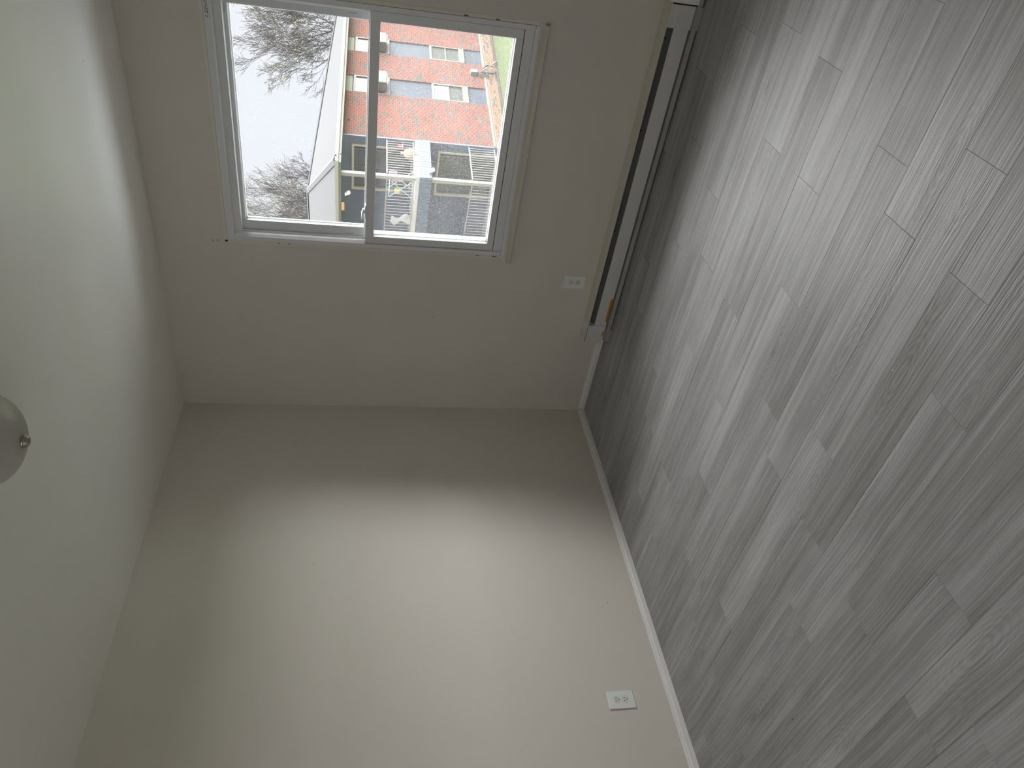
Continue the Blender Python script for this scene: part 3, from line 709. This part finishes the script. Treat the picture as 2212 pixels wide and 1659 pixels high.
me.materials.append(M['shingle']); ro = bpy.data.objects.new('roof', me); C.objects.link(ro); ro.parent = bd
def capstrip(p, q):
    p, q = Vector(p), Vector(q); d = (q - p).normalized(); s_ = d.cross(Vector((0, 0, 1))).normalized() * .14
    mb = MB(); z_ = Vector((0, 0, .035)); n = len(mb.v)
    A = [p - s_ + z_ * .2, p + z_ * 1.6, p + s_ + z_ * .2, q + s_ + z_ * .2, q + z_ * 1.6, q - s_ + z_ * .2, p - s_ - z_, p + s_ - z_, q + s_ - z_, q - s_ - z_]
    mb.v += [tuple(a) for a in A]; mb.f += [(0, 1, 4, 5), (1, 2, 3, 4), (6, 9, 8, 7), (0, 5, 9, 6), (2, 7, 8, 3), (0, 6, 7, 2, 1), (5, 4, 3, 8, 9)]
    return mb.build('hip_cap', M['cream2'], bd)
M['cream2'] = simple('pale hip shingle', (0.019, 0.019, 0.021), .9, noise=.05, nscale=4)
capstrip((-.05, -.43, e0), (6.8, 6.4, pk)); capstrip((RX1 + .05, -.43, e0), (6.8, 6.4, pk)); capstrip((6.8, 6.4, pk), (6.8, RB - 6.8, pk))
# bare soil strip by the wall
ml_ = tag(MB().box(1.8, 13.6, -.28, -.02, .0, .03).build('ground_2', M['soil']), 'dry mulch strip along the foot of the brick wall', kind='structure')
ml_.location = BO; ml_.rotation_euler.z = TH

def at(a, b2, z): return BO + U * a + Nn * b2 + Vector((0, 0, z))
# things on and around the building
def thing(name, label, cat, a, b2, z, group=None): 
    return tag(empty(name, at(a, b2, z), TH), label, cat, group)
def air_con(a, z, w_, label):
    t_ = thing('air_conditioner', label, 'air conditioner', a, 0, z, 'window air conditioners')
    MB().box(-w_ / 2, w_ / 2, -.34, .03, 0, .36).build('housing', M['ac'], t_, .015)
    for i in range(7): MB().box(-w_ / 2 + .05, w_ / 2 - .05, -.352, -.339, .05 + i * .038, .068 + i * .038).build('louvre', M['acgrille'], t_)
    MB().box(-w_ / 2 + .0, w_ / 2, -.28, .0, -.03, -.005).build('support', M['acgrille'], t_)
air_con(4.57, 3.84, .66, 'white window air conditioner in the upper window nearer the balcony')
air_con(6.98, 3.84, .62, 'white window air conditioner in the upper window farther from the balcony')
t_ = thing('meter_box', 'grey utility box on the brick wall with a coiled cable under it', 'utility box', 5.88, -.09, .70)
MB().box(-.09, .09, -.05, .09, 0, .24).build('box', M['meter'], t_, .01); MB().tube([(-.02, .02, 0), (-.02, .02, -.06)], .02, 8).build('conduit', M['hosem'], t_)
t_ = thing('cable_coil', 'dark coiled cable below the grey utility box', 'cable', 5.83, -.06, .50)
mb = MB()
for j in range(3): mb.tube([( (.13 - j * .02) * math.cos(2 * PI * i / 24), -.02 * j, .19 * math.sin(2 * PI * i / 24) * (1 - .15 * j)) for i in range(24)], .011, 6, closed=True)
mb.build('loops', M['hosem'], t_); MB().tube([(0, .05, .19), (0, -.05, .19)], .012, 6).build('hook', M['hosem'], t_)
t_ = thing('hose', 'dark garden hose hanging in a large hoop low on the brick wall', 'hose', 6.10, -.09, .245)
mb = MB()
for j in range(2): mb.tube([((.25 - .01 * j) * math.cos(2 * PI * i / 40), -.025 * j, .225 * math.sin(2 * PI * i / 40)) for i in range(40)], .013, 6, closed=True)
mb.build('hoop', M['hosem'], t_); MB().tube([(0, .05, .23), (0, -.05, .23), (0, -.05, .25)], .012, 6).build('hook', M['hosem'], t_)
mb = MB(); mb.tube([at(5.97, -.05, .62), at(6.05, -.10, .45), at(6.28, -.35, .0)], .020, 8)
tag(mb.build('downpipe', M['pipe']), 'pale pipe running from the utility box down to the lawn', 'pipe')
def floodlight(a, b2, z, label):
    t_ = thing('floodlight', label, 'lamp', a, b2, z, 'twin floodlights at the balcony corner')
    MB().lathe([(.05, 0), (.05, .03), (.02, .04)], 16).build('base', M['flood'], t_)
    for s_ in (-1, 1):
        o = MB().lathe([(.02, 0), (.035, -.03), (.065, -.11), (.060, -.12), (.0, -.118)], 16).build('lamp_head', M['flood'], t_); o.location = (s_ * .06, -.02, -.01); o.rotation_euler = (-.5, s_ * .7, 0)
    MB().tube([(0, 0, 0), (0, -.03, -.05)], .018, 8).build('sensor', M['flood'], t_)
floodlight(.2, -.09, 2.55, 'white twin floodlight under the balcony ledge at the column')
floodlight(-.1, .75, 5.0, 'white twin floodlight under the eave above the upper balcony')
t_ = thing('soffit_lamp', 'small orange lamp fixed just under the eave', 'lamp', -.06, 1.25, 5.05)
MB().box(-.03, .03, -.14, .14, 0, .09).build('lamp_body', M['orange'], t_, .01)
# cloth on the rail
mb = MB(); nx, nz_ = 10, 8; pts = {}
sh = [(1.50, 3.62), (1.62, 3.42), (1.44, 3.26), (1.40, 3.14), (1.60, 3.03), (1.84, 3.02), (1.80, 3.14), (1.72, 3.28), (1.76, 3.40), (1.90, 3.52), (1.74, 3.66)]
n_ = len(sh); cxm = sum(a for a, _ in sh) / n_; czm = sum(b for _, b in sh) / n_
for off in (-.035, -.022):
    for a, z in sh: mb.v.append((off + .018 * math.sin(a * 23 + z * 9), a, z))
    mb.v.append((off - .02, cxm, czm))
for i in range(n_):
    j = (i + 1) % n_; mb.f += [(i, j, n_), (n_ + 1 + j, n_ + 1 + i, 2 * n_ + 1), (i, n_ + 1 + i, n_ + 1 + j, j)]
o = mb.build('towel', M['cloth']); o.location = BO; o.rotation_euler.z = TH; tag(o, 'crumpled white cloth hung over the upper balcony railing', 'cloth')
# drying rack with laundry
t_ = thing('drying_rack', 'pale cyan folding drying rack on the upper balcony', 'drying rack', .35, .78, 2.97)
for yy in (-.35, .35):
    MB().tube([(-.0, yy, .02), (.0, -yy * .9, .75)], .013, 6).build('leg', M['cyan'], t_)
    MB().tube([(.45, yy, .02), (.45, -yy * .9, .75)], .013, 6).build('leg', M['cyan'], t_)
for yy in (-.32, -.15, 0, .15, .32): MB().tube([(0, yy, .75), (.45, yy, .75)], .008, 6).build('bar', M['cyan'], t_)
for a, b2, z, w_, h_, m_, lb_ in ((.35, .45, 3.32, .14, .34, 'pink', 'pink garment drying on the upper balcony'), (.5, .58, 3.42, .10, .22, 'green', 'green garment drying on the upper balcony'),
                              (.35, .86, 3.40, .16, .16, 'yellow', 'yellow garment drying on the upper balcony'), (.55, .35, 3.50, .14, .20, 'purple', 'lilac garment drying on the upper balcony')):
    mb = MB(); n0 = 7
    for off in (0, .015):
        for i in range(n0):
            q = i / (n0 - 1); mb.v.append((off + .02 * math.sin(q * 9), (q - .5) * w_, 0)); mb.v.append((off + .03 * math.sin(q * 9 + 1), (q - .5) * w_ * .9, h_))
    for i in range(n0 - 1):
        a0 = 2 * i; mb.f += [(a0, a0 + 2, a0 + 3, a0 + 1), (2 * n0 + a0, 2 * n0 + a0 + 1, 2 * n0 + a0 + 3, 2 * n0 + a0 + 2), (a0, a0 + 2 * n0, a0 + 2 * n0 + 2, a0 + 2), (a0 + 1, a0 + 3, a0 + 2 * n0 + 3, a0 + 2 * n0 + 1)]
    mb.f += [(0, 1, 2 * n0 + 1, 2 * n0), (2 * n0 - 2, 4 * n0 - 2, 4 * n0 - 1, 2 * n0 - 1)]
    o = mb.build('garment', M[m_]); o.location = at(a, b2, z); o.rotation_euler.z = TH; tag(o, lb_, 'garment', 'laundry on the balcony rack')
t_ = thing('sack', 'brown sack slumped behind the upper railing beside the brick wall', 'sack', 1.48, .30, 2.975)
mb = MB(); mb.lathe([(.02, 0), (.16, .01), (.19, .12), (.15, .26), (.05, .33), (.01, .34)], 14)
for i, v in enumerate(mb.v): mb.v[i] = (v[0] * (1 + .12 * math.sin(i * 1.7)), v[1] * (1 + .1 * math.cos(i * 2.3)), v[2])
mb.build('body', M['burlap'], t_, smooth=True); MB().tube([(0, 0, .33), (.02, .02, .40)], [.03, .05], 8).build('neck', M['burlap'], t_)
t_ = thing('bucket', 'small red pot on the upper balcony by the brown sack', 'pot', 1.64, .17, 3.35)
MB().lathe([(.05, 0), (.07, .12), (.075, .12), (.075, .13), (.06, .13)], 16).build('body', M['red'], t_)
MB().box(-.08, .10, -.05, .05, -.03, 0).build('shelf', M['deck'], t_)

# ------------------------------------------------------------------ trees
def tree(label, base, height, spread, lean, seed, levels=5, bud=.0, r0=.22, kids=4, group=None, tf=.30, k1=1.25):
    rnd = random.Random(seed)
    t_ = tag(empty('bare_tree', base), label, 'tree', group)
    big = MB(); twig = MB(); buds = MB()
    def grow(p, d, L, r, lev, up=.10):
        n_ = 5 if lev < 3 else (4 if lev < 5 else 3); pts = [p.copy()]; rad = [r]
        q = p.copy(); dd = d.copy()
        for i in range(n_):
            wob = .16 if lev else .05
            dd = (dd + Vector((rnd.uniform(-wob, wob), rnd.uniform(-wob, wob), rnd.uniform(-wob, wob) + up * (lev > 0)))).normalized()
            q = q + dd * (L / n_); pts.append(q.copy()); rad.append(max(.009, r * (1 - .75 * (i + 1) / n_)))
        (big if lev < 3 else twig).tube(pts, rad, 6 if lev < 2 else (4 if lev < 4 else 3))
        if lev >= levels:
            if bud and rnd.random() < bud:
                for pp in pts[1:]:
                    s_ = rnd.uniform(.02, .045); c0 = pp + Vector((rnd.uniform(-.05, .05),) * 3)
                    n0 = len(buds.v); buds.v += [tuple(c0 + Vector(v) * s_) for v in ((1, 0, 0), (-1, 0, 0), (0, 1, 0), (0, -1, 0), (0, 0, 1), (0, 0, -1))]
                    buds.f += [(n0 + a, n0 + b__, n0 + c_) for a, b__, c_ in ((0, 2, 4), (2, 1, 4), (1, 3, 4), (3, 0, 4), (2, 0, 5), (1, 2, 5), (3, 1, 5), (0, 3, 5))]
            return
        nk = kids + (3 if lev == 0 else 1 if lev < 3 else 0) + rnd.choice((0, 0, 1))
        for i in range(nk):
            f = .35 + .62 * (i + rnd.random() * .6) / nk if lev else .62 + .38 * i / nk
            k_ = min(int(f * n_), n_ - 1); fr_ = f * n_ - k_; pp = pts[k_].lerp(pts[k_ + 1], fr_)
            ax_ = (pts[k_ + 1] - pts[k_]).normalized(); per = ax_.orthogonal().normalized(); per.rotate(Matrix.Rotation(rnd.uniform(0, 2 * PI) if lev else 2 * PI * i * .382 + seed, 3, ax_))
            an = rnd.uniform(.38, .72) * spread; nd = (ax_ * math.cos(an) + per * math.sin(an)).normalized()
            nd = (nd + lean * (.25 if lev < 2 else .05)).normalized()
            grow(pp, nd, L * rnd.uniform(.50, .72) * (1.0 if lev else k1 / .61), max(.010, rad[k_] * .62), lev + 1)
    grow(Vector((0, 0, 0)), Vector((0, 0, 1)), height * tf, r0, 0)
    big.build('trunk', M['bark'], t_, smooth=True); tag(twig.build('twigs', M['bark'], t_), kind='stuff')
    if buds.v: tag(buds.build('buds', M['bud'], t_), kind='stuff')
    return t_
# rays of the photograph give the bearings; each tree stands on the ground well behind the building
tree('tall bare tree behind the right end of the roof, with a wide crown', (-7.6, 43.2, -3.0), 12.5, 1.12, Vector((-.14, 0, .0)), 21, levels=6, bud=.06, r0=.36, kids=3, k1=1.3)
tree('lower bare tree rising behind the peak of the roof', (-20.6, 44.0, -3.0), 12.2, 1.1, Vector((0, 0, 0)), 8, levels=6, bud=.03, r0=.24, kids=3, k1=1.1)
tree('tree with yellow green buds at the left edge of the window view', (-31.5, 56.0, -3.0), 17.5, 1.15, Vector((0, 0, 0)), 33, levels=5, bud=.6, r0=.2, kids=4)
